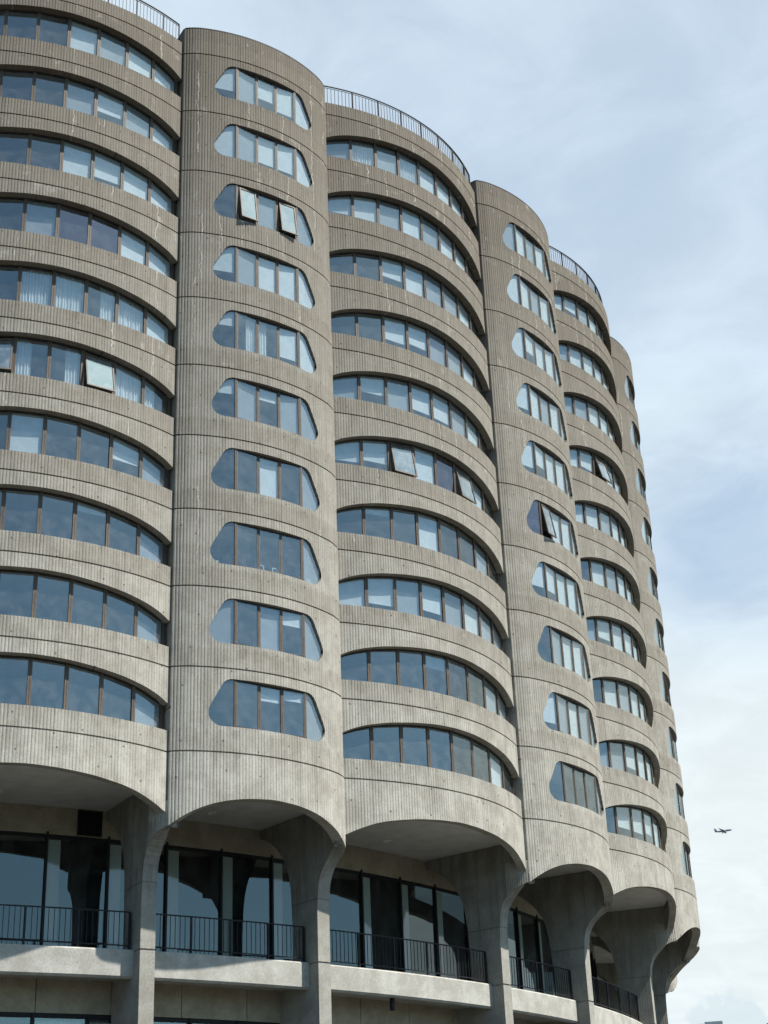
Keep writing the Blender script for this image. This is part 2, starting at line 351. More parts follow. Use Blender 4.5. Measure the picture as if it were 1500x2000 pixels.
def strip(mb, cols, i0, i1, zlo, zhi, depth, groove=False, caps=(True, True), inner=True):
    GR, GD = .050, -.055
    for i in range(i0, i1):
        a, b_ = cols[i], cols[i + 1]
        A, B = pt(a, a[3]), pt(b_, b_[3]); Ai, Bi = pt(a, -depth), pt(b_, -depth)
        la, lb, ha, hb = zlo(a[1]), zlo(b_[1]), zhi(a[1]), zhi(b_[1])
        if ha - la < 1e-4 and hb - lb < 1e-4: continue
        if groove:
            Ag, Bg = pt(a, GD), pt(b_, GD)
            mb.quad((*Ag, la), (*Bg, lb), (*Bg, lb + GR), (*Ag, la + GR))
            mb.quad((*Ag, la + GR), (*Bg, lb + GR), (*B, lb + GR), (*A, la + GR))
            mb.quad((*A, la + GR), (*B, lb + GR), (*B, hb), (*A, ha))
        else:
            mb.quad((*A, la), (*B, lb), (*B, hb), (*A, ha))
            mb.quad((*Ai, la), (*Bi, lb), (*B, lb), (*A, la))
        mb.quad((*A, ha), (*B, hb), (*Bi, hb), (*Ai, ha))
        if inner: mb.quad((*Bi, lb), (*Ai, la), (*Ai, ha), (*Bi, hb))
    for k, on in ((i0, caps[0]), (i1, caps[1])):
        if on:
            c = cols[k]; A = pt(c, c[3]); Ai = pt(c, -depth); mb.quad((*Ai, zlo(c[1])), (*A, zlo(c[1])), (*A, zhi(c[1])), (*Ai, zhi(c[1])))

# window opening in the narrow bays: rounded trapezoid
def rounded(poly, rads, n=9):
    outp = []
    m_ = len(poly)
    for i in range(m_):
        p = Vector(poly[i]); a = (Vector(poly[i - 1]) - p).normalized(); c = (Vector(poly[(i + 1) % m_]) - p).normalized()
        r = rads[i]; half = a.angle(c) / 2; d = r / math.tan(half)
        p0, p1 = p + a * d, p + c * d; cen = p + (a + c).normalized() * (r / math.sin(half))
        a0 = math.atan2(p0.y - cen.y, p0.x - cen.x); a1 = math.atan2(p1.y - cen.y, p1.x - cen.x)
        while a1 - a0 > math.pi: a1 -= 2 * math.pi
        while a1 - a0 < -math.pi: a1 += 2 * math.pi
        for k in range(n + 1):
            q = a0 + (a1 - a0) * k / n; outp.append((cen.x + r * math.cos(q), cen.y + r * math.sin(q)))
    return outp
NOPEN = rounded([(-2.44, .86), (2.44, .86), (1.63, 2.43), (-1.63, 2.43)], [.44, .44, .40, .40])
def openz(u, poly=NOPEN):
    zs = []
    for (u0, z0), (u1, z1) in zip(poly, poly[1:] + poly[:1]):
        if (u0 - u) * (u1 - u) <= 0 and u0 != u1: zs.append(z0 + (z1 - z0) * (u - u0) / (u1 - u0))
    return (min(zs), max(zs)) if zs else (1.2, 1.2)
UH = max(p[0] for p in NOPEN)
ARCHW = ([0, 1, 2, 3, 3.7, 4.2, 4.5, 4.6], [2.31, 2.28, 2.19, 2.06, 1.91, 1.75, 1.58, 1.50])
def smooth_interp(x, xs, ys):
    # monotone-ish cubic via dense gaussian smoothing of the linear interpolation
    k = np.linspace(-.35, .35, 15); wgt = np.exp(-(k / .2) ** 2)
    xx = np.abs(abs(x) + k); return float((np.interp(xx, xs, ys) * wgt).sum() / wgt.sum())
def topW(u): return smooth_interp(u, *ARCHW)
SILLW = .70
def skW(u): return smooth_interp(u, [0, 1, 2, 3, 3.5, 4, 4.4, 4.6], [-1.03, -1.07, -1.15, -1.30, -1.42, -1.61, -1.80, -1.92])
def skN(u):
    return smooth_interp(min(abs(u), 3.3), [0, .9, 1.5, 2.0, 2.5, 2.8, 3.0, 3.2, 3.4, 3.6], [-1.33, -1.385, -1.475, -1.60, -1.80, -1.97, -2.11, -2.28, -2.45, -2.6])

cW = columns('W'); cN = columns('N', [-UH, -UH + .006, -UH + .025, -UH + .06, UH, UH - .006, UH - .025, UH - .06])
WD, ND = .29, .42
def const(z): return lambda u: z
mb = MB(); strip(mb, cW, 0, len(cW) - 1, const(0), const(SILLW), WD, True); ME_SP = mb.mesh('spandrel_panel', M_CON)
mb = MB(); strip(mb, cW, 0, len(cW) - 1, topW, const(H), WD); ME_AR = mb.mesh('arch_panel', M_CON)
mb = MB(); strip(mb, cW, 0, len(cW) - 1, skW, const(0), WD); ME_SKW = mb.mesh('skirt_panel_wide', M_CON)
iA = min(i for i, c in enumerate(cN) if c[1] >= -3.205 and c[0] > 44) ; iB = max(i for i, c in enumerate(cN) if c[1] <= 3.205 and c[0] > 44)
mb = MB(); strip(mb, cN, iA, iB, skN, const(0), .38)
# rounded outer corners of the skirt, turning into the outer face of each pier
CORN_P = [(3.203, base_v('N', 3.203), -2.27), (3.27, 43.99, -2.31), (3.325, 43.87, -2.36), (3.375, 43.72, -2.42), (3.405, 43.57, -2.49), (3.42, 43.42, -2.57), (3.42, 43.25, -2.74)]
def cornp(k):
    i_ = min(int(k), len(CORN_P) - 2); f_ = k - i_; return [CORN_P[i_][q] * (1 - f_) + CORN_P[i_ + 1][q] * f_ for q in range(3)]
for sg in (-1, 1):
    ks = np.linspace(0, len(CORN_P) - 1, 61)
    for a_, b_ in zip(ks[:-1], ks[1:]):
        p, q = cornp(a_), cornp(b_); n_ = Vector((p[0] - q[0], q[1] - p[1])); d_ = Vector((q[1] - p[1], q[0] - p[0])).normalized(); nn = Vector((-d_.y, d_.x)) * (-1)
        nn = Vector((d_.y, -d_.x)); ph = int(a_ / 6 * 61 + .5) % 6; o1 = -.0095 if ph in (3, 4) else 0; o2 = -.0095 if ph in (2, 3) else 0
        P1 = (p[1] + nn.x * o1, sg * (p[0] + nn.y * o1)); P2 = (q[1] + nn.x * o2, sg * (q[0] + nn.y * o2))
        mb.quad((*P1, p[2]), (*P2, q[2]), (*P2, -1.5), (*P1, -1.5))
ME_SKN = mb.mesh('skirt_panel_narrow', M_CON)
mb = MB(); strip(mb, cW, 0, len(cW) - 1, const(0), const(.62), WD, True); ME_PAW = mb.mesh('parapet_wide', M_CON)
mb = MB(); strip(mb, cN, 0, len(cN) - 1, const(0), const(1.24), ND, True); ME_PAN = mb.mesh('parapet_narrow', M_CON)
iL = min(i for i, c in enumerate(cN) if c[1] >= -UH - 1e-3); iR = max(i for i, c in enumerate(cN) if c[1] <= UH + 1e-3)
mb = MB()
strip(mb, cN, 0, iL, const(0), const(H), ND, True, (True, False)); strip(mb, cN, iR, len(cN) - 1, const(0), const(H), ND, True, (False, True))
strip(mb, cN, iL, iR, const(0), lambda u: openz(u)[0], ND, True, (False, False)); strip(mb, cN, iL, iR, lambda u: openz(u)[1], const(H), ND, False, (False, False))
ME_NP = mb.mesh('window_panel', M_CON)

# plates following the bay outline (floors, soffit, roofs)
def plate(typ, off, rin, z0, z1, name, mat, sign=1):
    P = outline(typ); keep = [p for p in P if (typ == 'W' or abs(p[1]) < UN - .01 or True)]
    am = (SEAM_W if typ == 'W' else SEAM_N) - .0006
    outer = []
    for a in np.linspace(-am, am, 40):
        u_ = math.sin(a) * 45; best = None
        # radius of outline along this direction
        lo, hi = 43.0, 45.2
        for _ in range(30):
            r_ = (lo + hi) / 2
            if r_ * math.cos(a) < base_v(typ, min(abs(r_ * math.sin(a)), UN if typ == 'N' else UW)): lo = r_
            else: hi = r_
        outer.append(((lo - off) * math.cos(a), (lo - off) * math.sin(a)))
    inn = [(rin * math.cos(a), rin * math.sin(a)) for a in np.linspace(am, -am, 12)]
    ring = outer + inn
    mb = MB(); mb.hexa([(*p, z0) for p in ring], [(*p, z1) for p in ring]); return mb.mesh(name, mat)
ME_FL = {t_: plate(t_, .47 if t_ == 'W' else .47, 37.0, 2.50, 2.82, 'floor_slab', M_CEI) for t_ in 'WN'}
ME_SO = {t_: plate(t_, .35, 39.70, -.80, -.15, 'balcony_soffit', M_SOF) for t_ in 'WN'}
ME_RF = {t_: plate(t_, .34, 37.0, .05, .18, 'roof_deck', M_ROOF) for t_ in 'WN'}

# piers: flared radial walls between bays, stems below
OE = [(3.203, 44.085, -2.27), (3.325, 43.87, -2.36), (3.405, 43.57, -2.49), (3.42, 43.42, -2.57), (3.42, 43.18, -2.84), (3.42, 43.04, -3.25), (3.42, 42.97, -3.75), (3.42, 42.95, -4.3), (3.42, 42.95, -5.69)]
IE = [(2.93, 43.80, -2.24), (2.93, 43.68, -2.36), (2.93, 43.50, -2.53), (2.93, 43.36, -2.68), (2.93, 43.15, -2.95), (2.93, 43.03, -3.32), (2.93, 42.97, -3.78), (2.93, 42.95, -4.3), (2.93, 42.95, -5.69)]
def dens(P, n=4):
    P = [Vector(p) for p in P]; o = []
    for k in range(len(P) - 1):
        p0, p1, p2, p3 = P[max(k - 1, 0)], P[k], P[k + 1], P[min(k + 2, len(P) - 1)]
        for q in range(n):
            t_ = q / n; o.append(.5 * ((2 * p1) + (p2 - p0) * t_ + (2 * p0 - 5 * p1 + 4 * p2 - p3) * t_ ** 2 + (3 * p1 - p0 - 3 * p2 + p3) * t_ ** 3))
    return o + [P[-1]]
BACK = [(-5.69, 41.58), (-4.3, 41.57), (-3.6, 41.53), (-3.1, 41.48), (-2.7, 41.40), (-2.35, 41.26), (-2.05, 41.07), (-1.8, 40.85), (-1.55, 40.58), (-1.35, 40.30), (-1.2, 40.02), (-1.1, 39.69), (-.82, 39.69)]
def pier_mesh(sgn):
    """sgn=+1: the narrow bay lies on the -u side; x radial, y tangential in the pier's own frame"""
    mb = MB(); ca, sa = math.cos(SEAM_N), math.sin(SEAM_N)
    def tr(p):
        x = p[1] * ca + p[0] * sa; k = min(1, max(0, (-2.3 - p[2]) / 1.0)); k = k * k * (3 - 2 * k)
        return (x + (p[1] - x) * k, sgn * (p[0] * ca - p[1] * sa), p[2])
    O, I = [tr(p) for p in dens(OE)], [tr(p) for p in dens(IE)]
    I = [(x, sgn * -.24, z) for x, y, z in I]; O = [(x, sgn * min(abs(y), .24), z) for x, y, z in O]
    for k in range(len(O) - 1): mb.quad(I[k], O[k], O[k + 1], I[k + 1])
    yi, yo = sgn * -.24, sgn * .24
    I = [(x, yi, z) for x, y, z in I]
    ko = next(k for k, p in enumerate(O) if p[2] <= -2.57)
    Fi = [(44.0, yi, -.82), (43.98, yi, -1.96)] + I; Fo = [(43.97, yo, -.82), (43.97, yo, -1.56), (43.60, yo, -1.57), (43.60, yo, -2.45)] + [(x, yo, z) for x, y, z in O[ko:]]
    Bi = [(r, yi, z) for z, r in BACK]; Bo = [(r, yo, z) for z, r in BACK]
    mb.poly(Fi + Bi); mb.poly(list(reversed(Fo + Bo)))
    for k in range(len(Bi) - 1): mb.quad(Bi[k], Bo[k], Bo[k + 1], Bi[k + 1])
    mb.quad(Fi[-1], Fo[-1], Bo[0], Bi[0]); mb.quad(Fi[0], Bi[-1], Bo[-1], Fo[0])
    return mb.mesh('flared_pier', M_PIER)
ME_PI = {1: pier_mesh(1), -1: pier_mesh(-1)}
mb = MB(); mb.box(40.80, 42.95, -.24, .24, -Z0 - .0, -5.74); mb.box(40.9, 42.90, -.20, .20, -5.75, -5.68); ME_COLM = mb.mesh('column', M_PIER)

for k, typ in BAYS:
    a = ang(k)
    if typ == 'W':
        for j in range(LEVELS):
            put('spandrel_panel', ME_SP, bld, (0, 0, Z0 + j * H), a); put('arch_panel', ME_AR, bld, (0, 0, Z0 + j * H), a)
        put('skirt_panel', ME_SKW, bld, (0, 0, Z0), a); put('parapet_panel', ME_PAW, bld, (0, 0, Z0 + LEVELS * H), a)
    else:
        for j in range(LEVELS): put('window_panel', ME_NP, bld, (0, 0, Z0 + j * H), a)
        put('skirt_panel', ME_SKN, bld, (0, 0, Z0), a); put('parapet_panel', ME_PAN, bld, (0, 0, Z0 + LEVELS * H), a)
        for s_ in (-1, 1):
            put('flared_pier', ME_PI[s_], bld, (0, 0, Z0), a + s_ * SEAM_N); put('column', ME_COLM, bld, (0, 0, Z0), a + s_ * SEAM_N)
    for j in range(-1, LEVELS): put('floor_slab', ME_FL[typ], bld, (0, 0, Z0 + j * H), a)
    put('balcony_soffit', ME_SO[typ], bld, (0, 0, Z0), a)
    put('roof_deck', ME_RF[typ], bld, (0, 0, Z0 + LEVELS * H), a)

# party walls, inner wall
mb = MB(); mb.box(37.0, 43.55, -.10, .10, -.1, LEVELS * H); ME_PW = mb.mesh('party_wall', M_INT)
for k, typ in BAYS:
    if typ == 'N':
        for s_ in (-1, 1): put('party_wall', ME_PW, bld, (0, 0, Z0), ang(k) + s_ * SEAM_N)
A0, A1 = ang(-2) - SEAM_N, ang(6) + SEAM_N
def arc_wall(mb, r0, r1, z0, z1, a0, a1, n):
    aa = np.linspace(a0, a1, n + 1); P = lambda r, a: (r * math.cos(a), r * math.sin(a))
    for i in range(n):
        q, w_ = aa[i], aa[i + 1]
        mb.hexa([(*P(r0, q), z0), (*P(r1, q), z0), (*P(r1, w_), z0), (*P(r0, w_), z0)], [(*P(r0, q), z1), (*P(r1, q), z1), (*P(r1, w_), z1), (*P(r0, w_), z1)])
mb = MB(); arc_wall(mb, 38.6, 38.8, -.1, LEVELS * H, A0, A1, 60); put('corridor_wall', mb.mesh('corridor_wall', M_INT), bld, (0, 0, Z0))
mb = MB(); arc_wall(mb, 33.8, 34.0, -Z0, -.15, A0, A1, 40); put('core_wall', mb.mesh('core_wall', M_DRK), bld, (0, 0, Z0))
mb = MB(); arc_wall(mb, 30.5, 30.8, -Z0, LEVELS * H + .5, A0, A1, 40); put('courtyard_wall', mb.mesh('courtyard_wall', M_WALL), bld, (0, 0, Z0))

# ------------------------------------------------------------------ windows
def facet(p0, p1):
    """matrix of a facet: X outward, Y from p0 to p1, Z up; p=(v,u)"""
    d = Vector((p1[0] - p0[0], p1[1] - p0[1])); l = d.length; d /= l; n = Vector((d.y, -d.x))
    M = Matrix(((n.x, d.x, 0, p0[0]), (n.y, d.y, 0, p0[1]), (0, 0, 1, 0), (0, 0, 0, 1))); return M, l
WU = [-4.40, -3.34, -2.24, -1.12, 0, 1.12, 2.24, 3.34, 4.40]
def wpos(u): return (base_v('W', u) - .31, u)
mb = MB(); mh = MB()         # wide window frame: sill and curved head
for i in range(8):
    M, l = facet(wpos(WU[i]), wpos(WU[i + 1]))
    def T(x, y, z): q = M @ Vector((x, y, z)); return (q.x, q.y, q.z)
    def bx(g, x0, x1, y0, y1, za, zb):   # za/zb pairs for sloping top and bottom
        g.hexa([T(x0, y0, za[0]), T(x1, y0, za[0]), T(x1, y1, za[1]), T(x0, y1, za[1])], [T(x0, y0, zb[0]), T(x1, y0, zb[0]), T(x1, y1, zb[1]), T(x0, y1, zb[1])])
    bx(mb, -.05, .035, 0, l, (SILLW + .002, SILLW + .002), (SILLW + .055, SILLW + .055))
    h0, h1 = topW(WU[i]), topW(WU[i + 1])
    bx(mh, -.05, .035, 0, l, (h0 - .045, h1 - .045), (h0 + .12, h1 + .12))
ME_WF = (mb.mesh('sill_bar', M_DBR), mh.mesh('head_bar', M_DBR))
mb = MB(); mb.box(-.06, .028, -.062, -.007, SILLW, 2.46); mb.box(-.06, .028, .007, .062, SILLW, 2.46); mb.box(-.05, .02, -.01, .01, SILLW, 2.46); ME_MU = mb.mesh('mullion', M_BRZ)
WPANE, WFAC, WBL = [], [], []
for i in range(8):
    M, l = facet(wpos(WU[i]), wpos(WU[i + 1])); h0, h1 = topW(WU[i]) - .03, topW(WU[i + 1]) - .03
    y0, y1 = .058, l - .058; z0 = SILLW + .05
    mb = MB(); mb.hexa([(-.008, y0, z0), (.0, y0, z0), (.0, y1, z0), (-.008, y1, z0)], [(-.008, y0, h0), (.0, y0, h0), (.0, y1, h1), (-.008, y1, h1)])
    WFAC.append((M, l, h0, h1)); WPANE.append(mb.mesh('pane', M_GLS))
NV = 44.84
NU = [-1.28, -.425, .425, 1.28]
def vend(u): return NV - max(0, abs(u) - 1.29) * .265
mb = MB()
mb.box(NV - .06, NV + .014, -1.34, 1.34, .862, .915); mh = MB(); mh.box(NV - .06, NV + .014, -1.34, 1.34, 2.365, 2.417); ME_NF = (mb.mesh('sill_bar_narrow', M_DBR), mh.mesh('head_bar_narrow', M_DBR))
mb = MB(); mb.box(-.06, .012, -.055, -.007, .862, 2.418); mb.box(-.06, .012, .007, .055, .862, 2.418); mb.box(-.05, .02, -.01, .01, .862, 2.418); ME_MUN = mb.mesh('mullion_narrow', M_BRZ)
def shrink(poly, d):
    c = Vector((0, 1.6)); o = []
    n_ = len(poly)
    for i in range(n_):
        a = Vector(poly[i - 1]); b_ = Vector(poly[(i + 1) % n_]); tdir = (b_ - a)
        if tdir.length < 1e-9: o.append(poly[i]); continue
        tdir.normalize(); nn = Vector((-tdir.y, tdir.x)); o.append((poly[i][0] + nn.x * d, poly[i][1] + nn.y * d))
    return o
def endpane(side, d0, dv, th, mat, name, zmin=None):
    """raked fixed light beside the outer mullion, following the edge of the opening"""
    P = [(p[0], p[1]) for p in shrink(NOPEN, d0)]
    sel = [p for p in P if p[0] * side > 1.37]
    sel.sort(key=lambda p: math.atan2(p[1] - 1.6, (p[0] * side - 1.6)))
    zb, zt = openz(side * 1.345)
    sel = [(side * 1.345, zb + d0)] + sel + [(side * 1.345, zt - d0)]
    if zmin is not None:
        o = []
        for (u0, z0), (u1, z1) in zip(sel, sel[1:] + sel[:1]):
            if z0 >= zmin: o.append((u0, z0))
            if (z0 - zmin) * (z1 - zmin) < 0: k_ = (zmin - z0) / (z1 - z0); o.append((u0 + (u1 - u0) * k_, zmin))
        sel = o
    mb = MB(); mb.hexa([(vend(u) + dv - th, u, z) for u, z in sel], [(vend(u) + dv, u, z) for u, z in sel]); return mb.mesh(name, mat)
NPANE = [endpane(-1, .012, -.005, .008, M_GLS, 'end_pane')]
for i in range(3):
    mb = MB(); mb.box(-.010, 0, .055, .85 - .055, .905, 2.375); NPANE.append(mb.mesh('pane', M_GLS))
NPANE.append(endpane(1, .012, -.005, .008, M_GLS, 'end_pane'))

def blind_mesh(y0, y1, zt0, zt1, zb, mat, x=-.07):
    mb = MB(); mb.hexa([(x - .008, y0, zb), (x, y0, zb), (x, y1, zb), (x - .008, y1, zb)], [(x - .008, y0, zt0), (x, y0, zt0), (x, y1, zt1), (x - .008, y1, zt1)])
    mb.box(x - .012, x + .006, y0, y1, zb - .02, zb + .015); return mb.mesh('blind', mat)
def curtain_mesh(y0, y1, zt, zb, seed):
    rg = random.Random(seed); n = max(10, int((y1 - y0) / .022)); mb = MB(); p = []
    for k in range(n + 1):
        y = y0 + (y1 - y0) * k / n; p.append((-.12 + .030 * math.sin(k * 1.35 + rg.random() * .8) + .012 * math.sin(k * .5), y))
    for k in range(n): mb.quad((*p[k], zb), (*p[k + 1], zb), (*p[k + 1], zt), (*p[k], zt))
    return mb.mesh('curtain', M_CUR)
def sash_mesh(l, z0, ztop):
    """awning sash, origin on its top hinge"""
    h = ztop - z0; mb = MB(); y0, y1 = .08, l - .08; fw = .05
    mb.box(-.02, .03, y0, y0 + fw, -h, 0); mb.box(-.02, .03, y1 - fw, y1, -h, 0); mb.box(-.02, .03, y0 + fw, y1 - fw, -fw, 0); mb.box(-.02, .03, y0 + fw, y1 - fw, -h, -h + fw)
    me = mb.mesh('sash', M_BRZ)
    g = MB(); g.box(0, .008, y0 + fw, y1 - fw, -h + fw, -fw); return me, g.mesh('sash_pane', M_GLO)
SASH = {'W': sash_mesh(1.17, SILLW + .08, 2.10), 'N': sash_mesh(.85, .93, 2.33)}
CACHE = {}
def cached(key, fn):
    if key not in CACHE: CACHE[key] = fn()
    return CACHE[key]
# D dark open room  M screen blind  L pale blind fully down  F pale blind part down  T short blind  C curtain  H half curtain  O tilted-open sash  P plum film
TAB = {
 -1: ['DDDDDDDM', 'DDDDDDDM', 'DDDDDTDM', 'DDDLDDFM', 'DDOHHOCH', 'DDDCCHCL', 'DDDMPPLL', 'DDDDLFLL', 'DDDDMFML', 'DDDDLMLL'],
 1: ['DDDDDDLD', 'DDDTDDML', 'LFMFMLML', 'DTDLDDMD', 'FFOLPOLD', 'MFMFFMLD', 'DDFFMMLD', 'DDFLMMLD', 'FLMFMFLD', 'MCMCLLLD'],
 3: ['DFFFLLLD', 'MMFFLLLD', 'DLMLLLMD', 'MFLFLLLD', 'DLMLLLLD', 'LFMLLLLD', 'LFOLLLLD', 'MMFLLLLD', 'MFLLLLLD', 'LFMLLLLD'],
 0: ['DDTTM', 'MDMTM', 'DDDDM', 'DDLDM', 'TMTMM', 'THHFL', 'FMLLL', 'DOMOM', 'LMFFL', 'FMFFL'],
 2: ['DDDDD', 'FMLMD', 'DMLLM', 'FFLLM', 'POLLM', 'FFLLM', 'FLMLM', 'LFLLM', 'LLMLM', 'MLMLM'],
 4: ['MLLLM', 'MLLLM', 'MLLLM', 'MOLLM', 'MLLLM', 'MLLLM', 'LLLLM', 'MLLLM', 'MLLLM', 'MLLLM'],
}
TILT = {('W'): -.21, ('N'): -.15}
for k, typ in BAYS:
    a = ang(k)
    for j in range(LEVELS):
        row = TAB.get(k, [('DMLLMMLD' if typ == 'W' else 'DLMLM')] * 10)[j]
        zz = Z0 + j * H
        win = put('window', None, bld, (0, 0, zz), a); f_ = ME_WF if typ == 'W' else ME_NF; put('sill_bar', f_[0], win); put('head_bar', f_[1], win)
        us = WU if typ == 'W' else NU
        for i, u in enumerate(us):
            if typ == 'W':
                p = wpos(u); q = wpos(u + .01); p_ = wpos(u - .01)
                M, _ = facet(p_, q); M.translation = (p[0], p[1], 0)
                put('mullion', ME_MU, win, mat4=M)
            else: put('mullion', ME_MUN, win, (NV, u, 0))
        for i, c in enumerate(row):
            rg = random.Random(k * 1000 + j * 37 + i)
            if typ == 'W':
                M, l, h0, h1 = WFAC[i]; me = WPANE[i]; y0, y1 = .03, l - .03; zb0 = SILLW + .08; zt = max(h0, h1) + .05; zt0, zt1 = h0 + .1, h1 + .1
            else:
                if i in (0, 4):
                    M = Matrix.Translation((NV, -2.25 if i == 0 else 1.33, 0)); l = .92
                else: M = Matrix.Translation((NV, NU[i - 1], 0)); l = .85
                me = NPANE[i]; y0, y1 = .02, l - .02; zb0 = .93; zt = 2.42; zt0 = zt1 = zt
            if c == 'O':
                f, g = SASH[typ]; top = 2.10 if typ == 'W' else 2.33
                if typ == 'W': top = min(2.10, min(h0, h1) + .0)
                Ms = M @ Matrix.Translation((.02, (l - (1.17 if typ == 'W' else .85)) / 2, top)) @ Matrix.Rotation(TILT[typ] * rg.uniform(.85, 1.15) * (.45 if k == 4 else 1), 4, 'Y')
                put('sash', f, win, mat4=Ms); gp = put('pane', g, win, mat4=Ms)
                hh_ = 1.25 if typ == 'W' else 1.32
                for yy in (.16, (1.17 if typ == 'W' else .85) - .16):
                    p0_ = Ms @ Vector((0, yy, -hh_)); p1_ = M @ Vector((0, yy, (SILLW if typ == 'W' else .9) + .34))
                    sb = MB(); sb.sweep([tuple(p0_), tuple(p1_)], .010, 5); put('stay', sb.mesh('stay', M_DBR), win)
                continue
            Mj = Matrix.Rotation(rg.gauss(0, .004), 4, 'Z') @ Matrix.Rotation(rg.gauss(0, .003), 4, 'Y')
            if typ == 'N' and i in (0, 4): p = put('pane', me, win)
            else: p = put('pane', me, win, mat4=M @ Mj)
            if c == 'P':
                p.data = cached(('film', typ, i), lambda: p.data.copy()); p.data.materials[0] = M_GLP
            if typ == 'N' and i in (0, 4) and c in 'MLFT':
                sd_ = -1 if i == 0 else 1; fz = {'M': None, 'L': None, 'F': zb0 + rg.choice((.25, .4)), 'T': zb0 + .9}[c]
                put('blind', cached(('E', c, i, fz), lambda: endpane(sd_, .03, -.075, .008, M_BLD if c == 'M' else M_BLI, 'blind', fz)), win)
                continue
            if c in 'MP':
                if c == 'M': put('blind', cached(('M', typ, i), lambda: blind_mesh(y0, y1, zt0, zt1, zb0, M_BLD)), win, mat4=M)
            elif c == 'L': put('blind', cached(('L', typ, i), lambda: blind_mesh(y0, y1, zt0, zt1, zb0, M_BLI)), win, mat4=M)
            elif c in 'FT':
                fz = (rg.choice((.25, .40, .55)) if c == 'F' else rg.choice((1.0, 1.15)))
                put('blind', cached((c, typ, i, fz), lambda: blind_mesh(y0, y1, zt0, zt1, zb0 + fz, M_BLI)), win, mat4=M)
            elif c == 'C': put('curtain', cached(('C', typ, i), lambda: curtain_mesh(y0, y1, zt, zb0 - .1, i)), win, mat4=M)
            elif c == 'H':
                half = (i + j) % 2
                put('curtain', cached(('H', typ, i, half), lambda: curtain_mesh(y0 if half else (y0 + y1) / 2, (y0 + y1) / 2 if half else y1, zt, zb0 - .1, i + 9)), win, mat4=M)

# ------------------------------------------------------------------ balcony level
RB = 39.75
SM = .0516; SA0 = ang(-1) + .0485
FIRST = -math.floor((SA0 - A0) / SM)
angs = [SA0 + SM * i for i in range(FIRST, 40) if SA0 + SM * i < A1]
mb = MB(); arc_wall(mb, RB - .2, RB, -1.69, -.80, A0, A1, 90); band = put('band_wall', mb.mesh('band_wall', M_WALL), bld, (0, 0, Z0))
mb = MB(); mh = MB()
aa = [A0] + angs + [A1]
for i in range(len(aa) - 1):
    arc_wall(mh, RB - .09, RB - .02, -1.80, -1.692, aa[i], aa[i + 1], 1); arc_wall(mb, RB - .09, RB - .02, -5.66, -5.52, aa[i], aa[i + 1], 1)
store = put('storefront', None, bld, (0, 0, Z0)); put('sill_bar', mb.mesh('storefront_sill', M_BLK), store); put('head_bar', mh.mesh('storefront_head', M_BLK), store)
mb = MB(); mb.box(RB - .11, RB + .045, -.035, .035, -5.66, -1.62); ME_SMU = mb.mesh('storefront_mullion', M_BLK)
def chord_quad(r, da, z0, z1, mat, name, th=.01):
    mb = MB(); P = lambda rr, a_: (rr * math.cos(a_), rr * math.sin(a_))
    mb.hexa([(*P(r - th, 0), z0), (*P(r, 0), z0), (*P(r, da), z0), (*P(r - th, da), z0)], [(*P(r - th, 0), z1), (*P(r, 0), z1), (*P(r, da), z1), (*P(r - th, da), z1)]); return mb.mesh(name, mat)
ME_SPN = chord_quad(RB - .05, SM, -5.6, -1.75, M_GL2, 'storefront_pane')
ME_FRO = chord_quad(RB - .035, .0105, -5.53, -1.86, M_FRO, 'frosted_panel')
for i, q in enumerate(angs[:-1]):
    put('mullion', ME_SMU, store, (0, 0, 0), q); put('pane', ME_SPN, store, (0, 0, 0), q)
    put('frosted_panel', ME_FRO, store, (0, 0, 0), q + .0011)
# balcony floors with their deep edge beams
RS = 42.45
def seg_slab(typ):
    am = (SEAM_W if typ == 'W' else SEAM_N) - .0052
    mb = MB(); n = 14
    prof_ = [(39.80, -5.68), (39.80, -6.30), (41.60, -6.36), (42.05, -6.46), (RS - .07, -6.50), (RS, -6.43), (RS, -5.70), (RS - .03, -5.655), (42.0, -5.655), (42.0, -5.68)]
    rings = []
    for a_ in np.linspace(-am, am, n + 1): rings.append([(r * math.cos(a_), r * math.sin(a_), z) for r, z in prof_])
    m_ = len(prof_); i0 = len(mb.v)
    for rg in rings: mb.v += rg
    for k in range(n):
        for j in range(m_): j2 = (j + 1) % m_; mb.f.append((k * m_ + j, k * m_ + j2, (k + 1) * m_ + j2, (k + 1) * m_ + j))
    mb.f.append(tuple(range(m_))); mb.f.append(tuple(n * m_ + j for j in reversed(range(m_))))
    return mb.mesh('balcony_slab', M_SLAB)
ME_BS = {t_: seg_slab(t_) for t_ in 'WN'}
